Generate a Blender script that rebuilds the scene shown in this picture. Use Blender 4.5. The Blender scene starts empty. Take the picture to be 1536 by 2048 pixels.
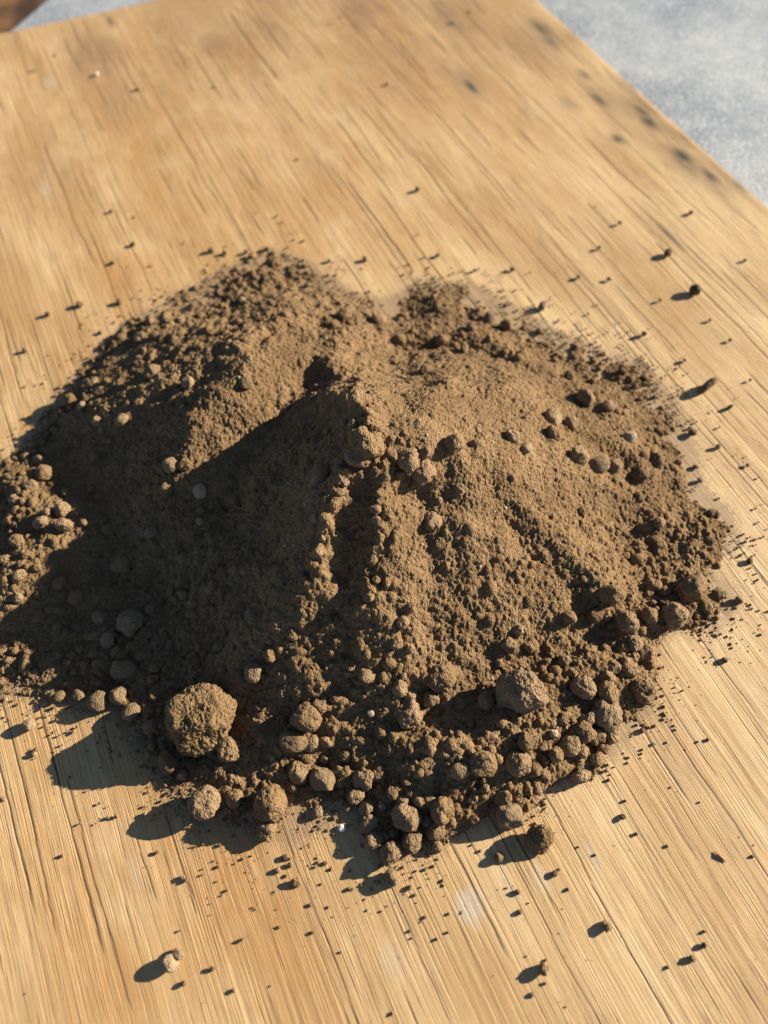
import bpy, math, random
import numpy as np

# ------------------------------------------------------------------ camera, world, sun, exposure
sc = bpy.context.scene
W, H, FPX, DIST = 1536, 2048, 1540.0, 0.40          # photograph size, focal length in its pixels, metres to the pile
PITCH, ROLL = math.radians(60), math.radians(-3.0)
fw = np.array([0, math.cos(PITCH), -math.sin(PITCH)])
r0 = np.array([1.0, 0, 0]); u0 = np.cross(r0, fw)
R_ = math.cos(ROLL) * r0 + math.sin(ROLL) * u0
U_ = -math.sin(ROLL) * r0 + math.cos(ROLL) * u0
CAM = -fw * DIST

cam = bpy.data.objects.new('camera', bpy.data.cameras.new('camera'))
sc.collection.objects.link(cam); sc.camera = cam
from mathutils import Matrix, Vector
M = Matrix(((R_[0], U_[0], -fw[0], CAM[0]), (R_[1], U_[1], -fw[1], CAM[1]), (R_[2], U_[2], -fw[2], CAM[2]), (0, 0, 0, 1)))
cam.matrix_world = M
cam.data.sensor_fit = 'VERTICAL'; cam.data.sensor_height = 36; cam.data.sensor_width = 27
cam.data.lens = FPX * 36 / H
cam.data.clip_start = 0.01; cam.data.clip_end = 50
cam.data.dof.use_dof = True
cam.data.dof.focus_distance = 0.343
cam.data.dof.aperture_fstop = 5.5

SUN_EL = math.radians(20)
SUN_AZ = math.radians(16)         # direction towards the sun, counter-clockwise from +X
sd = bpy.data.lights.new('sun', 'SUN'); sun = bpy.data.objects.new('sun', sd); sc.collection.objects.link(sun)
sd.energy = 5.0; sd.angle = math.radians(0.5); sd.color = (1.0, 0.885, 0.71)
sv = Vector((math.cos(SUN_EL) * math.cos(SUN_AZ), math.cos(SUN_EL) * math.sin(SUN_AZ), math.sin(SUN_EL)))
sun.rotation_euler = sv.to_track_quat('Z', 'Y').to_euler()
w = bpy.data.worlds.new('World'); sc.world = w; w.use_nodes = True
wn = w.node_tree.nodes; bg = wn['Background']
sky = wn.new('ShaderNodeTexSky'); sky.sky_type = 'NISHITA'; sky.sun_disc = False
sky.altitude = 1500; sky.air_density = 0.8; sky.dust_density = 0.6; sky.sun_elevation = SUN_EL; sky.sun_rotation = math.pi / 2 - SUN_AZ
w.node_tree.links.new(sky.outputs[0], bg.inputs[0]); bg.inputs[1].default_value = 0.05
sc.view_settings.view_transform = 'Standard'; sc.view_settings.look = 'None'
sc.view_settings.gamma = 1; sc.view_settings.exposure = 1.3
sc.cycles.max_bounces = 5

# ------------------------------------------------------------------ helpers
rng = np.random.default_rng(7)
random.seed(7)
COL = sc.collection

def ray(u, v):
    return (u - W / 2) / FPX * R_ - (v - H / 2) / FPX * U_ + fw
def pix(u, v, z=0.0):
    d = ray(u, v); return CAM + (z - CAM[2]) / d[2] * d

def link(o, parent=None):
    COL.objects.link(o)
    if parent: o.parent = parent
    return o
def tag(o, label=None, cat=None, group=None, kind=None):
    if label: o['label'] = label
    if cat: o['category'] = cat
    if group: o['group'] = group
    if kind: o['kind'] = kind
    return o
def mesh_np(name, V, F, mat=None, smooth=True, attrs=None):
    V = np.asarray(V, dtype=np.float32); F = np.asarray(F, dtype=np.int32)
    me = bpy.data.meshes.new(name)
    k = F.shape[1]
    me.vertices.add(len(V)); me.vertices.foreach_set('co', V.ravel())
    me.loops.add(F.size); me.loops.foreach_set('vertex_index', F.ravel())
    me.polygons.add(len(F)); me.polygons.foreach_set('loop_start', np.arange(0, F.size, k, dtype=np.int32))
    me.update(calc_edges=True)
    me.polygons.foreach_set('use_smooth', np.full(len(F), smooth))
    for n, a in (attrs or {}).items():
        at = me.attributes.new(n, 'FLOAT', 'POINT'); at.data.foreach_set('value', np.asarray(a, dtype=np.float32).ravel())
    if mat: me.materials.append(mat)
    me.validate()
    return me

def _h(ix, iy, iz, seed):
    with np.errstate(over='ignore'):
        n = (ix.astype(np.uint32) * np.uint32(374761393) + iy.astype(np.uint32) * np.uint32(668265263)
             + iz.astype(np.uint32) * np.uint32(2147483647) + np.uint32((seed * 974711 + 12345) & 0xffffffff))
        n = (n ^ (n >> np.uint32(13))) * np.uint32(1274126177)
        n = (n ^ (n >> np.uint32(16))) * np.uint32(2246822519)
        n = n ^ (n >> np.uint32(15))
    return n.astype(np.float32) / np.float32(4294967295.0)
def vn2(x, y, seed=0):
    xi = np.floor(x).astype(np.int64); yi = np.floor(y).astype(np.int64)
    fx = (x - xi).astype(np.float32); fy = (y - yi).astype(np.float32)
    fx = fx * fx * (3 - 2 * fx); fy = fy * fy * (3 - 2 * fy)
    z = np.zeros_like(xi)
    a = _h(xi, yi, z, seed); b = _h(xi + 1, yi, z, seed); c = _h(xi, yi + 1, z, seed); d = _h(xi + 1, yi + 1, z, seed)
    return ((a + (b - a) * fx) * (1 - fy) + (c + (d - c) * fx) * fy) * 2 - 1
def fbm2(x, y, o=4, seed=0, gain=0.5):
    s = 0; a = 1; t = 0
    for k in range(o):
        s = s + a * vn2(x * 2 ** k + 17.3 * k, y * 2 ** k - 9.1 * k, seed + k); t += a; a *= gain
    return s / t
def vn3(P, seed=0):
    I = np.floor(P).astype(np.int64); f = (P - I).astype(np.float32); f = f * f * (3 - 2 * f)
    out = 0
    for dx in (0, 1):
        for dy in (0, 1):
            for dz in (0, 1):
                wgt = (f[:, 0] if dx else 1 - f[:, 0]) * (f[:, 1] if dy else 1 - f[:, 1]) * (f[:, 2] if dz else 1 - f[:, 2])
                out = out + wgt * _h(I[:, 0] + dx, I[:, 1] + dy, I[:, 2] + dz, seed)
    return out * 2 - 1
def sstep(a, b, x):
    t = np.clip((x - a) / (b - a), 0, 1); return t * t * (3 - 2 * t)

# ------------------------------------------------------------------ materials
class N:
    def __init__(s, name):
        s.m = bpy.data.materials.new(name); s.m.use_nodes = True; s.t = s.m.node_tree
        s.b = s.t.nodes['Principled BSDF']; s.b.inputs['Specular IOR Level'].default_value = 0.25
    def n(s, typ, **k):
        o = s.t.nodes.new(typ)
        for a, b in k.items():
            if a.startswith('i_'):
                key = a[2:].replace('_', ' ')
                o.inputs[key].default_value = b
            else: setattr(o, a, b)
        return o
    def l(s, a, b): s.t.links.new(a, b)
    def math(s, op, a, b=None, c=None, clamp=False):
        o = s.n('ShaderNodeMath', operation=op); o.use_clamp = clamp
        for i, x in enumerate((a, b, c)):
            if x is None: continue
            if isinstance(x, (int, float)): o.inputs[i].default_value = x
            else: s.l(x, o.inputs[i])
        return o.outputs[0]
    def mix(s, fac, a, b, blend='MIX'):
        o = s.n('ShaderNodeMix', data_type='RGBA', blend_type=blend)
        for i, x in ((0, fac), (6, a), (7, b)):
            if isinstance(x, (int, float)): o.inputs[i].default_value = x
            elif isinstance(x, tuple): o.inputs[i].default_value = (*x, 1)
            else: s.l(x, o.inputs[i])
        return o.outputs[2]
    def noise(s, vec, scale, detail=3, rough=0.5, dist=0):
        o = s.n('ShaderNodeTexNoise'); o.inputs['Scale'].default_value = scale; o.inputs['Detail'].default_value = detail
        o.inputs['Roughness'].default_value = rough; o.inputs['Distortion'].default_value = dist
        if vec: s.l(vec, o.inputs['Vector'])
        return o.outputs[0]
    def ramp(s, fac, a, b):
        o = s.n('ShaderNodeMapRange'); o.interpolation_type = 'SMOOTHSTEP'
        o.inputs[1].default_value = a; o.inputs[2].default_value = b; s.l(fac, o.inputs[0]); return o.outputs[0]
    def bump(s, hgt, dist, strength=1.0, prev=None):
        o = s.n('ShaderNodeBump'); o.inputs['Strength'].default_value = strength; o.inputs['Distance'].default_value = dist
        s.l(hgt, o.inputs['Height'])
        if prev: s.l(prev, o.inputs['Normal'])
        return o.outputs[0]

def soil_material(name, c1, c2, pale, bumpd=0.0004, obj_random=True):
    m = N(name)
    geo = m.n('ShaderNodeNewGeometry').outputs['Position']
    tc = m.n('ShaderNodeTexCoord').outputs['Object'] if obj_random else geo
    n1 = m.noise(geo, 45, 4); n2 = m.noise(geo, 900, 3, 0.6)
    c = m.mix(m.ramp(n1, 0.3, 0.7), c1, c2)
    c = m.mix(m.math('MULTIPLY', m.ramp(n2, 0.52, 0.75), 0.55), c, pale)
    n3 = m.noise(geo, 1500, 2)
    c = m.mix(m.math('MULTIPLY', m.ramp(n3, 0.55, 0.7), 0.5), c, tuple(x * 0.45 for x in c1))
    if obj_random:
        rnd = m.n('ShaderNodeObjectInfo').outputs['Random']
        hsv = m.n('ShaderNodeHueSaturation'); m.l(c, hsv.inputs['Color'])
        m.l(m.math('MULTIPLY_ADD', rnd, 0.3, 0.88), hsv.inputs['Value'])
        m.l(m.math('MULTIPLY_ADD', rnd, -0.15, 1.05), hsv.inputs['Saturation'])
        c = hsv.outputs[0]
    m.l(c, m.b.inputs['Base Color']); m.b.inputs['Roughness'].default_value = 0.97
    m.b.inputs['Specular IOR Level'].default_value = 0.1
    vo = m.n('ShaderNodeTexVoronoi'); vo.inputs['Scale'].default_value = 1300; m.l(geo, vo.inputs['Vector'])
    b = m.bump(m.math('SUBTRACT', 1.0, vo.outputs['Distance']), bumpd, 0.9)
    b = m.bump(n2, bumpd * 1.2, 0.8, b)
    m.l(b, m.b.inputs['Normal'])
    return m.m

SOIL1, SOIL2, PALE = (0.172, 0.108, 0.054), (0.232, 0.150, 0.078), (0.36, 0.26, 0.155)
mat_soil = soil_material('soil', SOIL1, SOIL2, PALE, 0.0006, False)
mat_clod = soil_material('clod_soil', (0.205, 0.133, 0.070), (0.262, 0.173, 0.094), PALE, 0.0008)
mat_red = soil_material('red_brown_soil', (0.185, 0.112, 0.064), (0.23, 0.145, 0.085), (0.3, 0.21, 0.13), 0.0003)
mat_dark = soil_material('dark_crumb_soil', (0.11, 0.07, 0.04), (0.15, 0.10, 0.058), (0.2, 0.14, 0.09), 0.0003)
mat_stone = soil_material('dusty_stone', (0.24, 0.17, 0.10), (0.32, 0.24, 0.15), (0.46, 0.37, 0.26), 0.0004)
mat_grey = soil_material('dusty_grey_stone', (0.17, 0.114, 0.064), (0.22, 0.15, 0.085), (0.28, 0.2, 0.12), 0.0005)
mat_white = soil_material('white_grit', (0.7, 0.68, 0.64), (0.78, 0.76, 0.72), (0.8, 0.8, 0.78), 0.0001)

# ------------------------------------------------------------------ the board: frame of reference along and across the grain
GA = math.radians(-67.1)
gs = np.array([math.cos(GA), math.sin(GA)])       # along the grain, towards the viewer
gt = np.array([-math.sin(GA), math.cos(GA)])      # across the grain, towards the right edge
E1 = pix(1075, 0)[:2]; E2 = pix(1536, 415)[:2]
T_EDGE = float(((E1 + E2) / 2) @ gt)              # right edge of the board
FAR0 = pix(0, 65)[:2]; FAR1 = pix(300, 0)[:2]     # far end
def st(P):
    P = np.asarray(P)[..., :2]; return P @ gs, P @ gt
def far_s(t):                                      # s of the far end at a given t
    s0, t0 = st(FAR0); s1, t1 = st(FAR1)
    return s0 + (s1 - s0) * (t - t0) / (t1 - t0)
BOARD_TH = 0.012
NEAR_S = 0.52
T0 = T_EDGE - 0.72

# ------------------------------------------------------------------ pile height field
GX0, GX1, GY0, GY1, G = -0.285, 0.205, -0.19, 0.205, 0.00047
gx = np.arange(GX0, GX1, G, dtype=np.float32); gy = np.arange(GY0, GY1, G, dtype=np.float32)
X, Y = np.meshgrid(gx, gy)
Xw = X + 0.005 * fbm2(X * 30, Y * 30, 3, 1) + 0.0012 * fbm2(X * 160, Y * 160, 2, 5)
Yw = Y + 0.005 * fbm2(X * 30, Y * 30, 3, 2) + 0.0012 * fbm2(X * 160, Y * 160, 2, 6)

RIDGES = [  # slope, crest rounding, points (u, v, height)
    (0.92, .002, [(712, 796, .0705), (722, 806, .0735), (742, 850, .0705), (766, 930, .0630), (764, 1000, .0575)]),
    (0.66, .002, [(764, 1000, .0575), (758, 1080, .0500), (748, 1180, .0405), (740, 1250, .0300), (735, 1310, .020), (745, 1370, .012)]),
    (0.85, .0012, [(718, 850, .0705), (705, 900, .0670), (690, 955, .0640), (665, 1035, .0565), (640, 1095, .0500), (624, 1135, .0440)]),
    (0.70, .005, [(742, 850, .0695), (820, 850, .0660), (900, 885, .058), (985, 905, .050), (1060, 1010, .036), (1180, 1130, .02), (1250, 1180, .010)]),
    (0.74, .005, [(745, 832, .066), (800, 830, .057), (880, 775, .043), (1000, 780, .032), (1120, 835, .021), (1260, 900, .012)]),
    (0.55, .008, [(900, 885, .057), (900, 1010, .046), (880, 1150, .033), (880, 1290, .018), (900, 1420, .010)]),
    (0.70, .003, [(714, 790, .057), (704, 768, .042), (690, 742, .033), (650, 702, .030), (600, 682, .030)]),
    (0.50, .003, [(640, 672, .027), (570, 672, .037), (500, 705, .041), (438, 775, .042), (404, 835, .038), (382, 905, .033), (366, 968, .024), (360, 1005, .012)]),
    (0.50, .005, [(500, 705, .037), (420, 715, .035), (340, 740, .032), (270, 778, .026), (225, 812, .015)]),
    (0.50, .005, [(420, 690, .028), (330, 690, .023), (262, 725, .015)]),
    (0.50, .005, [(345, 750, .031), (325, 810, .024), (290, 850, .015)]),
    (0.50, .005, [(420, 655, .012), (500, 610, .006), (560, 575, .003)]),
    (0.50, .005, [(680, 650, .009), (800, 668, .010), (940, 668, .009), (1080, 740, .009), (1210, 830, .008), (1290, 930, .006), (1320, 1040, .006)]),
    (0.45, .006, [(880, 615, .003), (960, 640, .004)]),
    (0.45, .005, [(1240, 1240, .009), (1370, 1190, .006), (1400, 1080, .003)]),
    (0.45, .006, [(700, 1440, .010), (850, 1490, .014), (960, 1500, .013), (1060, 1430, .014), (1180, 1330, .011)]),
    (0.45, .006, [(10, 940, .007), (60, 1010, .012), (110, 1050, .013), (60, 1110, .014), (0, 1150, .014)]),
    (0.45, .005, [(150, 1060, .010), (230, 1060, .007)]),
    (0.45, .006, [(500, 1480, .008), (560, 1440, .010), (640, 1400, .012)]),
    (0.50, .006, [(455, 1110, .022), (540, 1130, .031), (620, 1150, .0385), (690, 1210, .031)]),
]
OUTLINE = [(470, 535), (560, 505), (640, 545), (700, 590), (770, 605), (840, 568), (930, 568), (1000, 600), (1090, 655), (1190, 700), (1290, 735),
           (1345, 810), (1385, 900), (1400, 980), (1450, 1020), (1470, 1075), (1400, 1130), (1475, 1190), (1430, 1255), (1380, 1245), (1300, 1280),
           (1300, 1400), (1240, 1480), (1190, 1530), (1090, 1555), (1050, 1610), (970, 1600), (920, 1655), (850, 1700), (770, 1705), (720, 1640),
           (650, 1640), (590, 1672), (500, 1660), (400, 1645), (350, 1595), (310, 1530), (240, 1430), (120, 1395), (0, 1375), (-160, 1330),
           (-240, 1150), (-150, 1000), (-20, 965), (50, 890), (110, 800), (185, 720), (270, 640), (350, 600)]

def seg_dist(px, py, a, b):
    dx, dy = b[0] - a[0], b[1] - a[1]; L = dx * dx + dy * dy + 1e-12
    t = np.clip(((px - a[0]) * dx + (py - a[1]) * dy) / L, 0, 1)
    return np.hypot(px - a[0] - t * dx, py - a[1] - t * dy), t

def smax(a, b, k):
    hh = np.clip(0.5 + 0.5 * (b - a) / k, 0, 1)
    return a * (1 - hh) + b * hh + k * hh * (1 - hh)

cone = np.full_like(X, -0.2)
for slope, cr, pts in RIDGES:
    P = [pix(u, v, z) for u, v, z in pts]
    best = np.full_like(X, -0.2)
    for a, b in zip(P, P[1:]):
        d, t = seg_dist(Xw, Yw, a, b)
        best = np.maximum(best, a[2] + (b[2] - a[2]) * t - slope * (np.sqrt(d * d + cr * cr) - cr))
    cone = smax(cone, best, 0.0025)
# gully beside the crest and the scar under the summit
def carve(h, pts, wid, dep):
    P = [pix(u, v, z) for u, v, z in pts]; m = np.zeros_like(h)
    for a, b in zip(P, P[1:]):
        d, t = seg_dist(Xw, Yw, a, b); m = np.maximum(m, np.exp(-(d / wid) ** 2))
    return h - dep * m
cone = carve(cone, [(712, 975, .056), (700, 1060, .045), (690, 1150, .034)], .0050, .006)
cone = carve(cone, [(600, 850, .045), (560, 960, .035), (520, 1060, .025)], .006, .003)
cone = carve(cone, [(560, 860, .040), (500, 930, .028)], .005, .002)
cone = carve(cone, [(930, 860, .055), (925, 900, .052)], .004, .0025)
cone = carve(cone, [(800, 985, .052), (840, 975, .050)], .005, .003)

OP = np.array([pix(u, v)[:2] for u, v in OUTLINE])
def outline_sd(x, y):
    inside = np.zeros(x.shape, bool); dm = np.full(x.shape, 9.0, dtype=np.float32)
    n = len(OP)
    for i in range(n):
        a, b = OP[i], OP[(i + 1) % n]
        d, _ = seg_dist(x, y, a, b); dm = np.minimum(dm, d)
        c = ((a[1] > y) != (b[1] > y)) & (x < (b[0] - a[0]) * (y - a[1]) / (b[1] - a[1] + 1e-12) + a[0])
        inside ^= c
    return np.where(inside, dm, -dm)
SD = outline_sd(Xw + 0.003 * fbm2(X * 90, Y * 90, 3, 31), Yw + 0.003 * fbm2(X * 90, Y * 90, 3, 32))
apron = np.where(SD > 0, 0.0052 * (1 - np.exp(-SD / 0.016)) + 0.0004, SD * 0.25) - 0.0009
thin = sstep(.02, .08, Y + 0.25 * np.clip(X - .08, 0, 1))                       # the far side is only a dusty scatter
apron = apron - np.where(SD > 0, thin * 0.0036 * (1 - np.exp(-SD / 0.016)), 0)
apron = apron - np.where(SD > 0, sstep(-.10, -.14, Y) * 0.0022 * (1 - np.exp(-SD / 0.012)), 0)
base = smax(cone - 0.0006, apron, 0.003)
base = base - (1 - sstep(0.0, 0.020 + 0.012 * thin, SD)) * (0.0016 + 0.0012 * thin) * sstep(0.42, 0.62, 0.5 + 0.5 * fbm2(X * 110, Y * 110, 4, 71))
inside = sstep(-0.001, 0.012, SD)
ROUGH = np.clip(sstep(.055, .02, base) * (0.35 + 0.65 * sstep(.03, -.03, Y)) * (0.4 + sstep(.4, .65, 0.5 + 0.5 * fbm2(X * 26, Y * 26, 2, 44))), 0, 1)
POWDER = np.ones_like(X)                        # the second mound is smooth fine powder
Pm = [pix(u, v, z) for u, v, z in [(600, 690, .034), (520, 740, .036), (460, 830, .032), (420, 920, .022)]]
for a, b in zip(Pm, Pm[1:]):
    d, t = seg_dist(X, Y, a, b); POWDER = np.minimum(POWDER, sstep(.008, .020, d))
base = base + inside * (0.0015 * (0.35 + 0.65 * POWDER) * fbm2(X * 75, Y * 75, 3, 11) + (0.0003 + 0.0012 * ROUGH * POWDER) * fbm2(X * 220, Y * 220, 3, 12))
base = base + ((0.0006 + 0.0004 * ROUGH) * fbm2(X * 450, Y * 500, 2, 13) - 0.0003) * np.clip(inside + 0.3, 0, 1)
base = np.minimum(base, SD * (0.9 - 0.5 * thin) + 0.004 - 0.0038 * thin)     # nothing of the heap beyond its outline

nearcrest = np.zeros_like(X)
for pts in ([(722, 806, .0735), (714, 790, .057), (704, 768, .042), (690, 742, .033)], [(722, 806, .0735), (742, 850, .0705), (766, 930, .063), (764, 1000, .0575), (748, 1180, .0405)], [(705, 900, .067), (665, 1035, .0565), (624, 1135, .044)]):
    P = [pix(u, v, z) for u, v, z in pts]
    for a, b in zip(P, P[1:]):
        d, t = seg_dist(X, Y, a, b); nearcrest = np.maximum(nearcrest, np.exp(-(d / .007) ** 2))
base = base + nearcrest * (0.0030 * fbm2(X * 120, Y * 120, 3, 48) + 0.0022 * fbm2(X * 320, Y * 320, 2, 49))
shade = sstep(0.0, -0.02, X) * sstep(-.18, -.12, X) * POWDER
base = base + inside * shade * (0.0024 * fbm2(X * 95, Y * 95, 4, 47) + 0.0016 * fbm2(X * 260, Y * 260, 3, 46))
HF = base.astype(np.float32).copy()
def samp(A, x, y):
    i = np.clip((x - GX0) / G, 0, A.shape[1] - 1.001); j = np.clip((y - GY0) / G, 0, A.shape[0] - 1.001)
    i0 = np.floor(i).astype(int); j0 = np.floor(j).astype(int); a = i - i0; b = j - j0
    return (A[j0, i0] * (1 - a) + A[j0, i0 + 1] * a) * (1 - b) + (A[j0 + 1, i0] * (1 - a) + A[j0 + 1, i0 + 1] * a) * b

def splat(n, rmin, rmax, power, dens, embed=0.15):
    """press n rounded soil grains into the height field"""
    x = rng.uniform(GX0 + .004, GX1 - .004, n); y = rng.uniform(GY0 + .004, GY1 - .004, n)
    keep = rng.random(n) < dens(x, y); x = x[keep]; y = y[keep]; n = len(x)
    r = rmin + (rmax - rmin) * rng.random(n) ** power
    ci = (x - GX0) / G; cj = (y - GY0) / G
    z0 = samp(base, x, y) - embed * r
    i0 = np.round(ci).astype(int); j0 = np.round(cj).astype(int)
    ex = rng.uniform(0.75, 1.25, n)
    order = np.argsort(-r); 
    K = int(math.ceil(rmax / G))
    for di in range(-K, K + 1):
        for dj in range(-K, K + 1):
            dd = (((i0 + di - ci) * ex) ** 2 + ((j0 + dj - cj) / ex) ** 2) * G * G
            ok = dd < r * r
            if not ok.any(): continue
            np.maximum.at(HF, (j0[ok] + dj, i0[ok] + di), (z0[ok] + np.sqrt(r[ok] ** 2 - dd[ok])).astype(np.float32))

clump = 0.5 + 0.5 * fbm2(X * 55, Y * 55, 3, 41)
foot = np.clip(1.25 - base / 0.03, 0.08, 1)
edge_in = sstep(-0.006, 0.003, SD)
D1 = (edge_in * (0.35 + 0.65 * sstep(.35, .6, clump)) * (1 - 0.75 * thin * (1 - sstep(0, .012, SD)))).astype(np.float32)
D2 = (edge_in * foot * (0.1 + 0.9 * POWDER) * (1 - 0.6 * sstep(.02, .05, Y) * sstep(.0, .04, X)) * sstep(.35, .7, clump)).astype(np.float32)
rough = np.maximum(np.exp(-((samp(Y * 0 + 1, X, Y)) * 0)), 0) * 0 + 1
splat(420000, 0.00042, 0.0010, 1.7, lambda x, y: samp(D1, x, y))
splat(26000, 0.0009, 0.0019, 2.5, lambda x, y: samp(D2, x, y) * 0.8 + 0.05 * samp(D1, x, y))
splat(2600, 0.0018, 0.0034, 2.5, lambda x, y: samp(D2, x, y) * 0.75 + 0.02 * samp(D1, x, y))

def ground(x, y):
    inb = (x > GX0) & (x < GX1 - .002) & (y > GY0) & (y < GY1 - .002)
    return np.where(inb, np.maximum(samp(base, x, y), 0), 0)

hf = HF.copy()
ny, nx = hf.shape
idx = np.arange(nx * ny).reshape(ny, nx)
quad = np.stack([idx[:-1, :-1], idx[:-1, 1:], idx[1:, 1:], idx[1:, :-1]], -1).reshape(-1, 4)
zq = hf.ravel()[quad].max(1); quad = quad[zq > -0.0001]
use = np.zeros(nx * ny, bool); use[quad.ravel()] = True
remap = np.cumsum(use) - 1
V = np.stack([X.ravel(), Y.ravel(), np.maximum(hf.ravel(), -0.0012)], -1)[use]
pile = link(bpy.data.objects.new('soil_pile', mesh_np('soil_pile', V, remap[quad], mat_soil)))
tag(pile, 'large heap of dry brown soil with a sharp summit, lying on the plywood board', 'soil pile')
print('pile quads', len(quad))

# ------------------------------------------------------------------ plywood board
def build_board():
    root = link(bpy.data.objects.new('plywood_board', None))
    tag(root, 'weathered golden plywood sheet with cracked grain, on the grey metal table', 'board')
    dt, ds = 0.00045, 0.0035
    tv = np.concatenate([np.arange(T0, -0.36, 0.003), np.arange(-0.36, T_EDGE, dt), [T_EDGE]])
    nn = 300
    q = np.linspace(0, 1, nn) 
    T, Q = np.meshgrid(tv, q)
    Sf = far_s(T); S = Sf + (NEAR_S - Sf) * Q
    # slow wander of the grain
    wob = 0.008 * fbm2(T * 5, S * 2.0, 2, 51) + 0.0010 * fbm2(T * 18, S * 7, 2, 52) + 0.0002 * vn2(T * 60, S * 60, 57)
    Tg = T + wob
    z = np.zeros_like(T); crack = np.zeros_like(T)
    z += 0.00006 * vn2(Tg * 620, S * 4, 53) * (0.6 + 0.6 * vn2(Tg * 20, S * 8, 54))
    z += 0.00007 * vn2(Tg * 170, S * 5, 55)
    z += 0.0005 * fbm2(T * 12, S * 6, 2, 56)
    # lengthwise checks
    rc = np.random.default_rng(12)
    pos = T0 + 0.1
    while pos < T_EDGE - 0.004:
        pos += rc.uniform(0.003, 0.011)
        wid = rc.choice([0.00025, 0.00032, 0.00042], p=[.65, .28, .07]); dep = wid * rc.uniform(0.5, 1.0)
        sdd = int(rc.integers(1000))
        f = rc.uniform(12, 28); thr = rc.uniform(-0.15, 0.5)
        col = np.abs(tv - pos) < 0.016
        tg = Tg[:, col]; ss = S[:, col]
        on = sstep(thr, thr + 0.35, vn2(ss * f, ss * 0, sdd)) 
        c = pos + 0.0009 * vn2(ss * 30, ss * 0, sdd + 1) + 0.0003 * vn2(ss * 200, ss * 0, sdd + 2)
        k = np.exp(-(((tg - c) / wid) ** 2)) * on
        k1 = np.clip(tg - c, -0.001, 0) * 0
        z[:, col] -= dep * k; crack[:, col] = np.maximum(crack[:, col], k)
    z = np.where(np.abs(T - T_EDGE) < 0.003, z - 0.0004 * (1 - (T_EDGE - T) / 0.003) ** 2, z)
    z -= 0.0009 * np.clip(1 - (S - Sf) / 0.004, 0, 1) ** 2
    PX = S * gs[0] + T * gt[0]; PY = S * gs[1] + T * gt[1]
    # dark weather stains and pale patches: soft spots, long along the grain
    dark = np.zeros_like(T)
    for u, v, ls, lt, a in [(1083, 58, .020, .0055, .8), (1100, 82, .016, .005, .7), (942, 172, .012, .0035, 1.0), (935, 160, .022, .009, .35), (1168, 148, .007, .003, .7),
                            (1198, 198, .011, .0035, .8), (1140, 205, .010, .004, .4), (1284, 222, .012, .004, .8), (1298, 244, .010, .005, .9), (1280, 215, .022, .010, .4),
                            (1235, 277, .006, .004, .9), (1365, 312, .011, .005, 1.0), (1375, 325, .018, .009, .5), (1368, 275, .008, .003, .5), (1420, 352, .011, .004, .9),
                            (1430, 365, .020, .007, .4), (1478, 372, .010, .004, .6), (1260, 170, .012, .004, .5), (1330, 255, .03, .004, .35), (1450, 350, .03, .006, .3),
                            (220, 42, .010, .0025, .8), (1340, 470, .016, .0022, .7), 
                            (1150, 70, .012, .012, .3)]:
        s0, t0 = st(pix(u, v)); dark = np.maximum(dark, a * np.exp(-((S - s0) / ls) ** 2 - ((T - t0) / lt) ** 2))
    pale = np.zeros_like(T)
    for u, v, ls, lt, a in [(938, 1815, .0065, .0055, 1.0), (945, 1795, .004, .004, .6), (785, 1925, .006, .004, .45), (1185, 1710, .007, .002, .5), (1082, 1755, .006, .003, .5),
                            (1010, 1760, .006, .002, .45), (100, 165, .008, .006, .4), (92, 378, .006, .004, .4), (270, 1745, .006, .002, .4)]:
        s0, t0 = st(pix(u, v)); e = ((S - s0) / ls) ** 2 + ((T - t0) / lt) ** 2
        pale = np.maximum(pale, a * sstep(1.5, 0.7, e + 0.5 * fbm2(PX * 500, PY * 500, 2, 61)))
    warm = np.zeros_like(T)
    for u, v, ls, lt, a in [(300, 250, .22, .10, .55), (800, 120, .16, .10, .5), (60, 900, .3, .06, .45), (350, 1560, .05, .035, .8), (450, 1750, .09, .04, .8), (200, 1900, .09, .03, .7), (600, 1850, .04, .03, .5), (680, 410, .06, .025, .7),
                            (250, 560, .05, .03, .8), (150, 420, .05, .03, .5), (400, 250, .08, .03, .45), (60, 660, .05, .03, .6), (600, 470, .04, .02, .6),
                            (480, 110, .05, .03, .8), (330, 230, .07, .03, .5), (700, 300, .05, .02, .5), (80, 1700, .06, .03, .6), (20, 350, .06, .03, .6), (900, 380, .05, .02, .4), (560, 1950, .06, .03, .5), (300, 400, .06, .02, .5), (820, 470, .03, .02, .5), (1020, 230, .03, .02, .35), (1100, 1720, .03, .02, .2)]:
        s0, t0 = st(pix(u, v)); warm = np.maximum(warm, a * np.exp(-((S - s0) / ls) ** 2 - ((T - t0) / lt) ** 2))
    grime = np.zeros_like(T)
    for u, v, ls, lt, a in [(450, 60, .12, .09, .45), (800, 40, .12, .09, .5), (520, 60, .045, .022, .9), (720, 20, .05, .035, .9), (430, 90, .03, .018, .8), (190, 110, .05, .022, .9), (900, 25, .05, .03, .9), (350, 110, .04, .012, .7), (1050, 90, .05, .018, .6),
                            (60, 330, .04, .02, .5), (220, 200, .04, .02, .6), (1230, 210, .05, .012, .5), (1330, 300, .05, .010, .5)]:
        s0, t0 = st(pix(u, v)); grime = np.maximum(grime, a * np.exp(-((S - s0) / ls) ** 2 - ((T - t0) / lt) ** 2))
    # soil dust lying on the wood round the heap
    sdv = outline_sd(PX.astype(np.float32), PY.astype(np.float32))
    dust = np.where(sdv > 0, 1, np.exp(sdv / 0.007))
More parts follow.
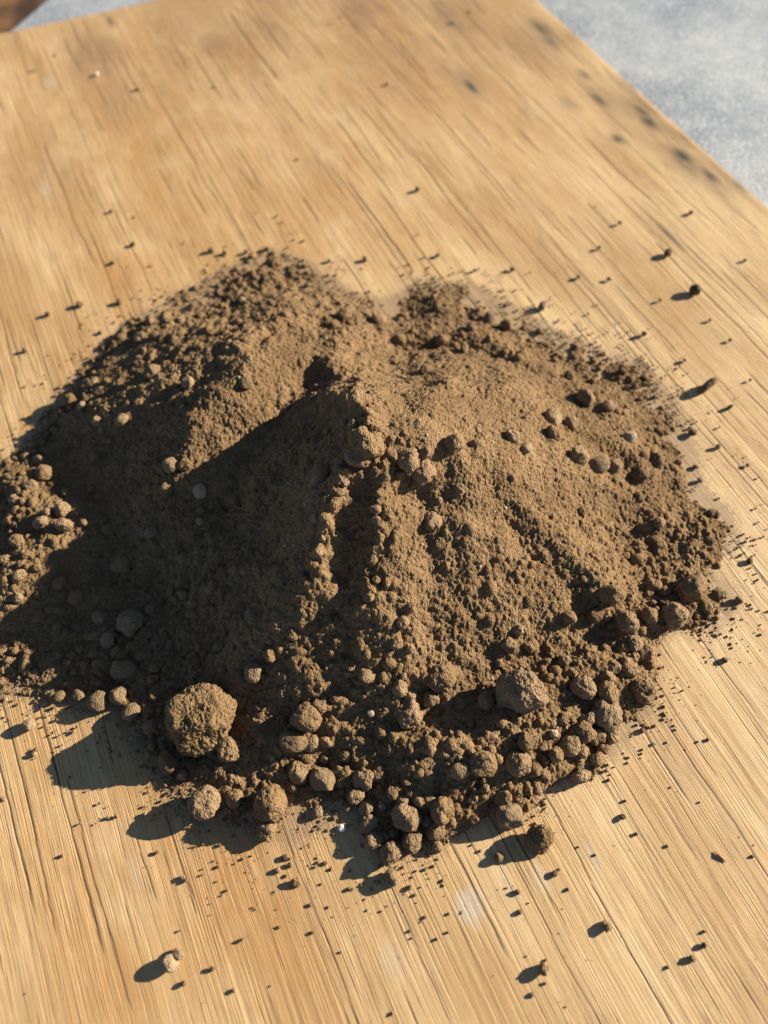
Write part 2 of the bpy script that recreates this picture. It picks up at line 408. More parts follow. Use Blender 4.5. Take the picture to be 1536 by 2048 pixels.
    wear = (0.0007 * fbm2(S * 60, S * 0 + 3, 4, 91) - 0.0012 * sstep(.45, .8, vn2(S * 110, S * 0, 92)) * sstep(.1, .5, vn2(S * 14, S * 0, 93))) * np.clip(1 - (T_EDGE - T) / 0.004, 0, 1)
    PX = PX + gt[0] * wear; PY = PY + gt[1] * wear
    wear = (0.0007 * fbm2(T * 70, T * 0 + 5, 4, 94) + 0.0012 * sstep(.4, .8, vn2(T * 160, T * 0, 95))) * np.clip(1 - (S - Sf) / 0.006, 0, 1)
    PX = PX + gs[0] * wear; PY = PY + gs[1] * wear
    V = np.stack([PX, PY, z - 0.0002], -1).reshape(-1, 3)
    nr, nc = T.shape; idx = np.arange(nr * nc).reshape(nr, nc)
    F = np.stack([idx[:-1, :-1], idx[1:, :-1], idx[1:, 1:], idx[:-1, 1:]], -1).reshape(-1, 4)

    m = N('weathered_plywood')
    at = lambda n: m.n('ShaderNodeAttribute', attribute_name=n).outputs['Fac']
    gt_, gs_ = at('grain_t'), at('grain_s')
    cmb = m.n('ShaderNodeCombineXYZ'); m.l(gt_, cmb.inputs[0]); m.l(m.math('MULTIPLY', gs_, 0.03), cmb.inputs[1]); g1 = cmb.outputs[0]
    cmb0 = m.n('ShaderNodeCombineXYZ'); m.l(gt_, cmb0.inputs[0]); m.l(m.math('MULTIPLY', gs_, 0.009), cmb0.inputs[1]); g0 = cmb0.outputs[0]
    cmb2 = m.n('ShaderNodeCombineXYZ'); m.l(gt_, cmb2.inputs[0]); m.l(m.math('MULTIPLY', gs_, 0.3), cmb2.inputs[1]); g2 = cmb2.outputs[0]
    fib = m.noise(g0, 900, 4, 0.65); fib2 = m.noise(g1, 170, 3, 0.55); fib3 = m.noise(g0, 2200, 2, 0.6)
    blot = m.noise(g2, 22, 4, 0.55); blot2 = m.noise(g2, 60, 3, 0.6)
    geo0 = m.n('ShaderNodeNewGeometry').outputs['Position']
    c = m.mix(m.ramp(blot, 0.35, 0.65), (0.46, 0.295, 0.132), (0.62, 0.445, 0.235))
    c = m.mix(m.math('MULTIPLY', at('warm'), m.ramp(m.noise(geo0, 26, 5, 0.6), 0.25, 0.58)), c, (0.44, 0.225, 0.075))
    c = m.mix(m.math('MULTIPLY', m.ramp(blot2, 0.5, 0.75), 0.35), c, (0.70, 0.53, 0.32))
    c = m.mix(m.math('MULTIPLY', m.ramp(fib2, 0.54, 0.74), 0.16), c, (0.42, 0.22, 0.085))
    c = m.mix(m.math('MULTIPLY', m.ramp(fib, 0.50, 0.74), 0.30), c, (0.36, 0.20, 0.085))
    c = m.mix(m.math('MULTIPLY', m.ramp(fib3, 0.50, 0.75), 0.3), c, (0.75, 0.58, 0.36))
    nz = m.noise(g2, 160, 4, 0.7)
    fl = m.noise(g0, 1500, 2, 0.5)
    c = m.mix(m.math('MULTIPLY', m.ramp(fl, 0.55, 0.63), 0.42), c, (0.26, 0.15, 0.065))
    c = m.mix(m.math('MULTIPLY', m.ramp(m.noise(g2, 16, 6, 0.68), 0.48, 0.68), 0.5), c, (0.38, 0.24, 0.11))
    c = m.mix(m.math('MULTIPLY', at('grime'), m.ramp(m.noise(g2, 45, 4, 0.65), 0.2, 0.6)), c, (0.27, 0.17, 0.085))
    c = m.mix(m.math('MULTIPLY', at('dark'), m.ramp(nz, 0.1, 0.42)), c, (0.045, 0.04, 0.036))
    c = m.mix(m.math('MULTIPLY', at('pale'), 0.6), c, (0.48, 0.44, 0.37))
    geo = m.n('ShaderNodeNewGeometry').outputs['Position']
    dn = m.math('ADD', m.math('MULTIPLY', m.noise(geo, 1100, 2, 0.7), 1.7), m.math('MULTIPLY', m.noise(geo, 60, 3), 0.4))
    dfac = m.ramp(m.math('ADD', m.math('MULTIPLY', at('dust'), 0.85), dn), 1.42, 1.72)
    c = m.mix(m.math('MULTIPLY', dfac, 0.7), c, (0.27, 0.185, 0.11))
    c = m.mix(m.math('MULTIPLY', m.ramp(at('crack'), 0.12, 0.6), 0.9), c, (0.09, 0.055, 0.03))
    m.l(c, m.b.inputs['Base Color']); m.b.inputs['Roughness'].default_value = 0.62
    m.b.inputs['Specular IOR Level'].default_value = 0.3
    b = m.bump(fib, 0.00024, 0.9); b = m.bump(fib3, 0.0002, 0.9, b); b = m.bump(m.math('SUBTRACT', 1.0, m.ramp(fl, 0.54, 0.64)), 0.00025, 0.9, b); b = m.bump(m.noise(geo, 1800, 2), 0.00008, 0.6, b)
    m.l(b, m.b.inputs['Normal'])
    me = mesh_np('face_veneer', V, F, m.m, attrs=dict(grain_t=Tg, grain_s=S, crack=crack, dark=dark, grime=grime, pale=pale, warm=warm, dust=dust))
    link(bpy.data.objects.new('face_veneer', me), root)

    # the layers seen on the cut edges
    mm = N('ply_edge'); g = mm.n('ShaderNodeNewGeometry').outputs['Position']
    mm.l(mm.mix(mm.ramp(mm.noise(g, 300, 3), .3, .7), (0.42, 0.27, 0.13), (0.27, 0.16, 0.075)), mm.b.inputs['Base Color'])
    mm.b.inputs['Roughness'].default_value = 0.8
    nl = 5; tt = (BOARD_TH - 0.0016) / nl
    for k in range(nl):
        ins = 0.0016 + 0.0006 * (k % 2); top = -0.0014 - k * tt; bot = top - tt + 0.00008
        cs = []
        for t, s in ((T0 + ins, far_s(T0) + ins), (T_EDGE - ins, far_s(T_EDGE) + ins), (T_EDGE - ins, NEAR_S - ins), (T0 + ins, NEAR_S - ins)):
            cs.append((s * gs[0] + t * gt[0], s * gs[1] + t * gt[1]))
        vv = [(x, y, bot) for x, y in cs] + [(x, y, top) for x, y in cs]
        ff = [(0, 1, 2, 3), (7, 6, 5, 4), (0, 4, 5, 1), (1, 5, 6, 2), (2, 6, 7, 3), (3, 7, 4, 0)]
        link(bpy.data.objects.new('ply_layer', mesh_np('ply_layer', vv, ff, mm.m, smooth=False)), root)
    return root
board = build_board()

# ------------------------------------------------------------------ grey metal table and what lies below
def build_table():
    root = link(bpy.data.objects.new('metal_table', None))
    tag(root, 'pale blue-grey mottled metal table top under the plywood board', 'table')
    m = N('dull_zinc'); geo = m.n('ShaderNodeTexCoord').outputs['Object']
    a = m.noise(geo, 11, 6, 0.62, 0.1); b = m.noise(geo, 60, 6, 0.72, 0.15); d = m.noise(geo, 420, 4, 0.7)
    c = m.mix(m.ramp(a, 0.35, 0.68), (0.24, 0.28, 0.325), (0.44, 0.47, 0.485))
    c = m.mix(m.math('MULTIPLY', m.ramp(b, 0.48, 0.7), 0.5), c, (0.62, 0.62, 0.58))
    c = m.mix(m.math('MULTIPLY', m.ramp(d, 0.5, 0.62), 0.7), c, (0.8, 0.8, 0.78))
    m.l(c, m.b.inputs['Base Color']); m.b.inputs['Metallic'].default_value = 0.25
    m.b.inputs['Roughness'].default_value = 0.55
    m.l(m.bump(d, 0.0006, 0.7, m.bump(b, 0.0015, 0.4)), m.b.inputs['Normal'])
    z = -BOARD_TH
    A = pix(-20, 82, z)[:2]; B = pix(78, 0, z)[:2]                 # the table's far-left edge
    e = (B - A) / np.linalg.norm(B - A); nrm = np.array([e[1], -e[0]])   # towards the table's inside
    if nrm @ (np.array([0, 0]) - A) < 0: nrm = -nrm
    bx = lambda l, d_, zz: (A[0] + e[0] * l + nrm[0] * d_, A[1] + e[1] * l + nrm[1] * d_, zz)
    L0, L1, DW = -0.55, 0.95, 1.3
    prof = [(DW, 0), (0.010, 0)] + [(0.010 - 0.010 * math.sin(k * math.pi / 12), -0.010 + 0.010 * math.cos(k * math.pi / 12)) for k in range(1, 7)] + [(0, -0.045), (0.012, -0.045), (0.012, -0.012), (DW, -0.012)]
    vv = [bx(l, d_, z + dz) for l in (L0, L1) for d_, dz in prof]; n = len(prof)
    ff = [(i, (i + 1) % n, n + (i + 1) % n, n + i) for i in range(n)]
    me = mesh_np('table_top', vv, ff, m.m, smooth=False)
    link(bpy.data.objects.new('table_top', me), root)
    me = mesh_np('front_rim', [bx(L1 + 0.002, 0.012, z - .001), bx(L1 + 0.002, DW, z - .001), bx(L1 + 0.002, DW, z - .045), bx(L1 + 0.002, 0.012, z - .045),
                               bx(L1 + 0.0005, 0.012, z - .001), bx(L1 + 0.0005, DW, z - .001), bx(L1 + 0.0005, DW, z - .045), bx(L1 + 0.0005, 0.012, z - .045)],
                 [(0, 1, 2, 3), (7, 6, 5, 4), (0, 4, 5, 1), (1, 5, 6, 2), (2, 6, 7, 3), (3, 7, 4, 0)], m.m, smooth=False)
    link(bpy.data.objects.new('table_rim', me), root)
    # brown ground below
    g = N('brown_ground'); p = g.n('ShaderNodeNewGeometry').outputs['Position']
    g.l(g.mix(g.ramp(g.noise(p, 8, 5), 0.4, 0.65), (0.05, 0.028, 0.015), (0.22, 0.11, 0.05)), g.b.inputs['Base Color'])
    g.b.inputs['Roughness'].default_value = 0.9
    q = 8
    gm = mesh_np('ground', [(-q, -q, -.8), (q, -q, -.8), (q, q, -.8), (-q, q, -.8)], [(0, 1, 2, 3)], g.m)
    tag(link(bpy.data.objects.new('ground', gm)), kind='structure')
build_table()

# ------------------------------------------------------------------ clods
import bmesh
def ico(sub):
    bm = bmesh.new(); bmesh.ops.create_icosphere(bm, subdivisions=sub, radius=1)
    V = np.array([v.co[:] for v in bm.verts]); F = np.array([[v.index for v in f.verts] for f in bm.faces]); bm.free()
    return V, F
ICO = {k: ico(k) for k in (1, 2, 3, 4, 5, 6)}
def clod_mesh(name, sub, seed, mat, lump=0.22, grain=0.05, facets=5, stretch=(1, 1, 1), pits=0.0, gfreq=9):
    V, F = ICO[sub]; V = V.copy(); r = np.random.default_rng(seed)
    D = V.copy()
    rad = np.ones(len(V))
    for _ in range(facets):                       # worn flat sides
        n = r.normal(size=3); n /= np.linalg.norm(n); c = r.uniform(0.72, 0.94)
        dn = D @ n; lim = np.where(dn > 0.05, c / np.maximum(dn, 0.05), 9)
        rad = -np.logaddexp(-rad * 34, -lim * 34) / 34
    rad = rad + lump * 0.5 * vn3(D * 1.6 + seed, seed) + lump * 0.28 * vn3(D * 3.5 + seed, seed + 1)
    g = 0
    for k, (f, a) in enumerate(((gfreq * 0.5, 0.8), (gfreq, 0.7), (gfreq * 2.1, 0.45))):
        if f > 2 ** sub * 0.9: break
        g = g + a * (1 - 2 * np.abs(vn3(D * f + seed * 3, seed + 5 + k)))
    rad = rad + grain * g
    if pits: rad = rad - pits * sstep(0.35, 0.8, vn3(D * 2.6 + 9, seed + 9))
    V = D * rad[:, None] * np.array(stretch)
    return mesh_np(name, V, F, mat)

# (u, v, radius in photograph pixels, material key, optional label)
s_, p_, g_, d_, r_c = 's', 'p', 'g', 'd', 'r'
MATS = dict(s=mat_clod, p=mat_stone, g=mat_grey, d=mat_dark, r=mat_red, w=mat_white)
HERO = [
    (405, 1442, 66, 's', 'largest crumbly soil lump, round and pitted, at the front left foot of the pile', 'the largest lump'),
    (458, 1497, 26, 's', 'rough soil knob stuck to the lower right flank of the largest lump', None),
    (410, 1607, 32, 's', 'rough round soil clod standing below the largest lump, on bare wood', 'the rough clod below the largest lump'),
    (537, 1608, 32, 's', 'broad oval soil clod with a bumpy crust at the front edge, left of centre', 'the broad oval clod'),
    (532, 1660, 20, 's', 'crumbly soil clod on the wood just below the broad oval clod', None),
    (470, 1597, 19, 's', 'upright soil clod between the rough round clod and the broad oval clod', None),
    (334, 1523, 23, 'g', 'dark smooth grey pebble in the shade at the lower left of the largest lump', 'the shaded grey pebble'),
    (196, 1402, 19, 'g', 'tall egg-shaped dusty pebble, middle of the row left of the largest lump', 'the egg-shaped pebble'),
    (238, 1390, 20, 'g', 'round dusty pebble half in shade just right of the egg-shaped pebble', None),
    (261, 1424, 17, 'g', 'upright oval pebble lit from the right, left of the largest lump', None),
    (157, 1390, 11, 'g', 'small pebble leftmost but one in the row at the lower left shadow edge', None),
    (118, 1392, 12, 'g', 'small flat pebble at the left end of the row along the shadow edge', None),
    (50, 1330, 15, 'g', 'lone round pebble catching light inside the big shadow at the left edge', 'the lone lit pebble at the left edge'),
    (245, 1340, 23, 'g', 'round shaded pebble in the big shadow above the egg-shaped pebble', 'the shaded round pebble'),
    (505, 1345, 19, 'g', 'smooth oval pebble in shade above and right of the largest lump', 'the smooth oval pebble in shade'),
    (58, 1450, 12, 'p', 'pale small stone alone on the wood at the left, below the big shadow', None),
    (609, 1436, 29, 's', 'knobbly two-lobed soil clod left of the hollow at the front foot', 'the two-lobed clod'),
    (586, 1482, 24, 'g', 'smooth grey brown pebble tucked under the two-lobed clod', None),
    (645, 1560, 25, 'g', 'pointed grey pebble with a soil cap at the front foot, left of centre', 'the pointed pebble'),
    (884, 1354, 29, 's', 'crusty soil clod sitting on two smaller ones at the front slope centre', 'the crusty clod on the front slope'),
    (816, 1427, 27, 's', 'lozenge-shaped soil clod beside the dark hollow at the front foot', 'the lozenge-shaped clod'),
    (972, 1403, 17, 's', 'tear-shaped soil clod between the lozenge-shaped clod and the big block', None),
    (1045, 1380, 43, 's', 'big blocky soil lump embedded in the lower right front slope', 'the big block'),
    (965, 1527, 26, 's', 'round soil-capped clod at the front foot, right of centre', 'the round capped clod'),
    (920, 1543, 18, 'g', 'half-buried grey pebble touching the left of the round capped clod', None),
    (814, 1634, 26, 's', 'round grainy clod in the middle of the front edge cluster', 'the round clod of the front cluster'),
    (884, 1622, 25, 's', 'squarish clod right of the round clod in the front edge cluster', None),
    (825, 1683, 22, 's', 'squarish upright clod below the round clod of the front cluster', None),
    (783, 1706, 22, 's', 'lowest clod of the front cluster, resting on the wood above its wide shadow', 'the lowest clod of the front cluster'),
    (747, 1681, 18, 's', 'faceted clod at the lower left of the front edge cluster', None),
    (728, 1560, 22, 's', 'pale-topped angular clod above the left end of the front cluster', 'the pale-topped clod'),
    (1022, 1634, 27, 'g', 'large grey wedge-shaped stone at the front edge with dark left side', 'the grey wedge stone'),
    (1080, 1677, 25, 's', 'upright dark soil clod standing alone at the lower right of the grey wedge stone', 'the upright dark clod'),
    (999, 1714, 10, 'g', 'small grey pebble in the shadow left of the upright dark clod', None),
    (1160, 1554, 16, 's', 'clod standing off the right front edge with an oval shadow on the wood', 'the clod standing off the edge'),
    (1168, 1463, 23, 's', 'smooth egg-shaped clod in the right front cluster', 'the egg-shaped clod'),
    (1213, 1427, 26, 's', 'large round clod at the outer edge of the right front cluster', 'the large round clod of the right cluster'),
    (1215, 1385, 23, 's', 'wide bean-shaped clod above the large round clod of the right cluster', None),
    (1165, 1374, 24, 's', 'pear-shaped clod left of the bean-shaped clod at the right front', None),
    (1283, 1382, 25, 's', 'dark-faced round clod on the wood, right end of the right front cluster', 'the dark-faced clod'),
    (1140, 1492, 20, 's', 'oval clod at the lower left of the egg-shaped clod', None),
    (1037, 1527, 24, 's', 'tall oval clod between the round capped clod and the right cluster', 'the tall oval clod'),
    (1055, 1482, 20, 's', 'wedge-shaped clod poking out below the big block', None),
    (1383, 1178, 31, 's', 'big crumbly lump at the right tip of the pile, casting a black shadow', 'the big lump at the right tip'),
    (1350, 1230, 27, 's', 'round lump on the lower right rim, below the big lump at the right tip', None),
    (1300, 1232, 16, 's', 'round clod in the dark notch of the lower right rim', None),
    (1223, 1190, 24, 's', 'half-buried round clod inside the lower right rim of the pile', 'the half-buried clod of the right rim'),
    (1255, 1245, 22, 's', 'pale-dusted clod left of the dark notch on the right rim', None),
    (1158, 912, 22, 's', 'round clod with a black shadow on the upper right slope', 'the round clod of the upper right slope'),
    (1198, 930, 22, 'g', 'dust-covered pebble touching the right of the round upper right clod', None),
    (1230, 932, 17, 's', 'dull mound-like clod third in the row on the upper right slope', None),
    (1278, 950, 20, 'd', 'dark round clod near the right rim behind the row of pebbles', 'the dark clod near the right rim'),
    (1313, 920, 17, 'd', 'dark angular clod above the dark round clod of the right rim', None),
    (1025, 872, 17, 's', 'round brown clod left of the pale pebble on the upper right slope', None),
    (1052, 897, 15, 'p', 'pale cream pebble lit at its right on the upper right slope', 'the pale cream pebble'),
    (1106, 835, 20, 'p', 'pale-edged stone coated with soil, upper right slope', 'the pale-edged stone'),
    (1108, 868, 18, 's', 'round brown clod just below the pale-edged stone', None),
    (1173, 795, 22, 'g', 'broad flat grey stone half sunk in the back right slope', 'the flat grey stone'),
    (1218, 812, 15, 'r', 'reddish clod in shade just right of the flat grey stone', None),
    (1138, 752, 13, 'd', 'dark pointed clod standing above the flat grey stone', None),
    (1260, 875, 16, 'p', 'pale flat pebble near the back right rim', 'the pale flat pebble'),
    (850, 740, 11, 'd', 'dark clod alone on the smooth slope behind the summit', 'the lone dark clod behind the summit'),
    (1415, 772, 19, 'd', 'dark thin-edged soil flake alone on the wood at the right', 'the dark flake on the wood'),
    (1460, 814, 8, 'd', 'long dark crumb on the wood below right of the dark flake', None),
    (1391, 580, 11, 'd', 'dark crumb with a long shadow on the wood at the upper right', 'the dark crumb with a long shadow'),
    (1336, 505, 8, 'd', 'dark curved crumb on the wood, uppermost of the three big ones at the right', None),
    (757, 640, 15, 's', 'brown clod with a dark left side at the back edge centre', 'the brown clod at the back edge'),
    (688, 630, 13, 's', 'brown clod at the back edge, left of centre', None),
    (975, 637, 12, 'd', 'dark clod in the back fringe right of centre', 'the dark clod in the back fringe'),
    (305, 745, 16, 's', 'rounded clod on the left hump, highest of the big ones there', 'the rounded clod on the left hump'),
    (375, 765, 13, 'p', 'pale round pebble on the left hump', 'the pale pebble on the left hump'),
    (492, 766, 14, 'g', 'smooth stone half sunk in the crest of the second mound', 'the smooth stone on the second mound'),
    (142, 800, 15, 's', 'soil-dusted clod at the outer left rim of the pile', 'the dusted clod at the left rim'),
    (165, 812, 10, 'p', 'small pale stone touching the dusted clod at the left rim', None),
    (400, 983, 13, 'p', 'pale faceted pebble at the foot of the second mound', 'the faceted pebble at the mound foot'),
    (333, 978, 14, 's', 'lit soil clod left of the faceted pebble at the mound foot', None),
    (370, 930, 14, 's', 'soil clod on the lower edge of the second mound', None),
    (340, 930, 17, 'g', 'dark shaded pebble left of the second mound lower edge', None),
    (400, 1043, 8, 'p', 'small white pebble in the shade below the faceted pebble', None),
    (88, 948, 17, 's', 'larger round clod at the top of the left edge heap of crumbs', 'the larger clod of the left heap'),
    (719, 812, 26, 's', 'broken block of soil at the very summit of the pile', 'the summit block'),
    (730, 885, 34, 's', 'heavy soil lump overhanging the dark gully just below the summit', 'the overhanging lump'),
    (716, 917, 21, 'r', 'reddish lower jaw of soil under the overhanging lump', None),
    (820, 922, 27, 's', 'rough lump right of the gully head below the summit', 'the rough lump right of the gully'),
    (847, 942, 25, 'r', 'reddish angular lump leaning on the rough lump right of the gully', None),
    (783, 910, 15, 'r', 'small reddish lump in the shade between the two summit lumps', None),
    (643, 945, 17, 'g', 'smooth flat pebble in the shaded left flank below the summit', 'the flat pebble of the left flank'),
    (632, 1040, 12, 's', 'upper of two lit crumbs on the left spur', None),
    (625, 1058, 10, 's', 'lower of two lit crumbs on the left spur', None),
    (865, 1040, 20, 'r', 'reddish knob on the middle of the front face', 'the reddish knob'),
    (920, 978, 15, 's', 'rounded knob on the upper front face right of the reddish angular lump', None),
    (340, 1927, 15, 'p', 'pale angular stone on the wood at the lower left', 'the pale stone at lower left'),
    (356, 1908, 11, 'g', 'small grey crumb touching the top right of the pale angular stone', None),
    (592, 1765, 8, 's', 'lone round crumb with a long shadow on the wood, below the front edge', None),
    (555, 1741, 6, 'p', 'tiny cream pebble on the wood below the broad oval clod', None),
    (783, 1756, 15, 's', 'clod alone on the wood below the front cluster', None),
    (1213, 1852, 10, 's', 'pale-brown crumb with a long shadow on the wood at the lower right', None),
    (1087, 1937, 13, 's', 'rough crumb with a blunt shadow near the bottom edge, right of centre', None),
    (193, 148, 4, 'w', 'bright white speck on the wood near the top left', None),
    (683, 1657, 7, 'w', 'white speck of grit in the fringe left of the front cluster', None),
]
MINOR = [(655,862,7,'s'),(640,852,6,'s'),(690,845,8,'s'),(612,880,7,'s'),(668,838,6,'s'),(705,850,10,'s'),(735,845,9,'s'),(760,905,9,'s'),(770,955,10,'s'),(758,990,9,'s'),(752,1040,8,'s'),(760,1075,9,'s'),(745,1120,10,'s'),(752,1160,8,'s'),(738,1195,11,'s'),(690,965,9,'s'),(680,985,8,'s'),(668,1010,10,'s'),(655,1045,9,'s'),(645,1075,8,'s'),(636,1105,10,'s'),(628,1130,8,'s'),(830,965,11,'s'),(800,950,10,'s'),(720,950,8,'s'),(520,905,8,'s'),(470,1000,9,'s'),(560,1010,8,'s'),(500,1230,12,'g'),(440,1290,11,'g'),(585,1270,11,'s'),(420,1180,10,'g'),(365,1190,9,'g'),(340,1290,10,'g'),(300,1455,16,'g'),(639,1412,17,'s'),(620,1485,16,'g'),(650,1485,15,'s'),(692,1512,11,'s'),(649,1518,9,'s'),(598,1545,20,'s'),(712,1592,18,'s'),(733,1615,15,'s'),(738,1648,17,'s'),
 (799,1377,16,'s'),(822,1393,12,'s'),(861,1396,18,'s'),(786,1475,9,'s'),(741,1426,9,'p'),(757,1548,14,'s'),(760,1592,9,'g'),(765,1611,10,'s'),(786,1585,14,'s'),(820,1587,11,'s'),(808,1602,12,'s'),
 (838,1605,11,'s'),(860,1603,13,'s'),(913,1615,11,'s'),(855,1641,13,'g'),(871,1663,18,'s'),(874,1692,12,'s'),(788,1668,10,'s'),(770,1676,8,'s'),(948,1640,12,'r'),(941,1566,8,'s'),(951,1579,8,'s'),
 (946,1595,11,'s'),(969,1575,9,'g'),(695,1613,9,'g'),(635,1624,11,'g'),(806,1354,9,'s'),(793,1286,12,'s'),(819,1297,11,'s'),(1217,1358,15,'s'),(1227,1333,16,'s'),(1255,1333,19,'s'),(1268,1287,15,'s'),
 (1293,1306,16,'s'),(1268,1314,10,'s'),(1246,1296,12,'s'),(1128,1322,15,'s'),(1155,1325,9,'s'),(1094,1325,11,'s'),(1144,1347,11,'s'),(1101,1302,10,'s'),(1173,1300,8,'s'),(1130,1436,14,'s'),
 (1101,1445,10,'s'),(1175,1440,16,'s'),(1196,1474,16,'s'),(1223,1471,15,'s'),(1165,1505,12,'s'),(1111,1511,18,'s'),(1206,1498,12,'s'),(1195,1519,15,'s'),(1070,1538,15,'s'),(1088,1548,8,'s'),
 (1007,1596,18,'s'),(989,1618,12,'g'),(1057,1581,12,'s'),(1086,1496,9,'g'),(1107,1467,9,'p'),(1018,1291,14,'s'),(1059,1293,12,'s'),(999,1327,10,'s'),(1140,1235,14,'s'),(1308,1172,16,'s'),
 (1163,1022,10,'d'),(1318,1045,12,'s'),(1278,995,11,'d'),(1025,955,8,'s'),(1423,1025,9,'d'),(1038,1262,12,'s'),(1413,1215,12,'s'),(1478,1200,8,'d'),(1143,845,14,'g'),(943,655,11,'s'),(1013,650,12,'s'),
 (928,697,11,'s'),(883,680,13,'s'),(1085,612,8,'d'),(1288,667,6,'d'),(1245,742,8,'d'),(185,767,12,'s'),(300,640,12,'s'),(330,635,12,'s'),(360,642,10,'s'),(400,632,10,'s'),(280,675,12,'s'),(485,600,8,'p'),
 (570,630,9,'s'),(60,972,14,'s'),(78,920,11,'s'),(192,915,9,'s'),(220,882,8,'s'),(155,885,10,'g'),(195,842,10,'s'),(243,840,13,'s'),(70,892,8,'s'),(275,805,8,'s'),(125,1020,15,'s'),(128,1050,15,'s'),
 (215,1060,12,'s'),(82,1045,14,'s'),(95,1025,11,'s'),(35,1082,15,'s'),(38,1152,14,'s'),(50,1110,12,'s'),(28,998,11,'s'),(150,1195,15,'r'),(240,1130,18,'s'),(260,1245,24,'s'),(302,1065,12,'g'),
 (302,1220,12,'g'),(400,1022,9,'s'),(422,1012,7,'g'),(118,1165,14,'g'),(35,1195,11,'g'),(198,1235,13,'g'),(215,1282,14,'g'),(110,1267,8,'g'),(298,1270,8,'g'),(540,1310,16,'s'),(632,962,10,'r'),
 (851,905,12,'r'),(879,1001,8,'r'),(751,1019,12,'r'),(911,887,20,'s'),(820,1215,12,'s'),(805,1245,14,'s'),(735,1350,18,'s'),(700,1330,12,'s'),(20,1040,13,'s'),(10,1120,12,'s'),(75,1135,11,'s'),
 (108,1085,10,'s'),(165,1045,9,'s'),(130,985,10,'s'),(105,970,9,'s'),(8,1165,11,'s'),(345,800,8,'s'),(420,1500,12,'s'),(365,1550,12,'s'),(1190,1230,14,'d'),(1330,1205,12,'d'),(1440,1190,9,'d')]
SINGLES = [(483,1880,5,'d'),(425,1937,6,'s'),(367,1967,6,'d'),(467,1981,5,'s'),(625,1865,4,'d'),(125,1711,4,'s'),(265,488,6,'d'),(158,608,8,'d'),(95,628,7,'d'),(238,603,7,'d'),(200,665,5,'d'),(225,525,5,'d'),
 (50,700,6,'s'),(422,500,7,'d'),(450,505,6,'s'),(492,503,6,'s'),(535,497,6,'s'),(730,518,6,'d'),(660,520,5,'p'),(876,510,5,'d'),(835,378,6,'d'),(1198,495,5,'d'),(1240,445,5,'d'),(1382,425,5,'d'),
 (1158,553,5,'d'),(1218,558,5,'d'),(1025,538,5,'d'),(950,540,4,'d'),(1385,865,8,'d'),(1437,893,6,'d'),(1400,960,6,'d'),(1500,1122,7,'d'),(1450,1320,7,'d'),(1285,1461,6,'d'),(1415,1480,4,'d'),
 (1250,1602,4,'d'),(1245,1633,7,'d'),(1335,1692,4,'p'),(1505,1713,4,'d'),(1110,1747,7,'d'),(1135,1779,4,'d'),(1035,1784,6,'d'),(1040,1824,5,'d'),(820,1775,6,'s'),(830,1790,4,'d'),(1385,1917,8,'s'),
 (1408,1891,7,'d'),(1335,1935,4,'d'),(1065,1990,5,'d'),(785,2027,4,'s'),(570,1715,7,'d'),(580,1730,6,'s'),(650,1727,5,'d'),(698,1778,5,'d'),(620,1810,4,'d'),(365,1755,6,'s'),(372,1760,5,'d'),(315,1704,5,'s'),
 (70,1500,5,'g'),(68,1508,6,'p'),(5,1598,7,'g'),(10,1398,6,'p'),(232,1632,5,'s'),(290,1628,5,'p'),(1285,1460,4,'d'),(1190,1710,3,'d'),(895,1865,3,'d'),(850,1835,4,'d'),(820,1862,4,'d'),(680,1905,3,'d'),
 (1370,720,5,'d'),(1500,760,4,'d'),(1320,600,4,'d'),(1420,640,4,'d'),(1490,520,4,'d'),(1460,680,4,'d'),(1495,930,4,'d'),(222,422,4,'d'),(275,178,4,'d'),(773,168,4,'d'),(680,35,3,'p'),(938,25,4,'p'),(110,112,4,'p'),(430,172,3,'p'),(595,318,3,'p')]

protos = {}
def proto(kind, key):
    if (kind, key) not in protos:
        lst = []
        mt = MATS[key]
        for k in range(12 if key in 's' else 4):
            sd0 = 100 + k * 13 + ord(key)
            smoothstone = key in 'pgw'
            sub = {'big': 5, 'mid': 4, 'small': 3}[kind]
            r = np.random.default_rng(sd0)
            st_ = (r.uniform(.9, 1.15), r.uniform(.85, 1.1), r.uniform(.8, 1.0))
            lst.append(clod_mesh('clod', sub, sd0, mt, 0.18 if smoothstone else 0.34, 0.010 if smoothstone else (0.045 if kind != 'small' else 0.05), 8, st_, 0, 13 if kind == 'big' else 8))
        protos[(kind, key)] = lst
    return protos[(kind, key)]

def solve(u, v, r, lift):
    """centre of a clod whose middle shows at pixel (u, v) and that rests on the heap or the board"""
    d = ray(u, v); d = d / np.linalg.norm(d)
    ts = np.linspace(0.27, 0.75, 1600); P = CAM[None] + ts[:, None] * d[None]
    gz = ground(P[:, 0], P[:, 1]) + lift * r
    below = np.where(P[:, 2] <= gz)[0]
    return P[below[0]] if len(below) else P[-1]
def px2m(u, v, rp):
    P = solve(u, v, 0, 0); return rp / FPX * float((P - CAM) @ fw)

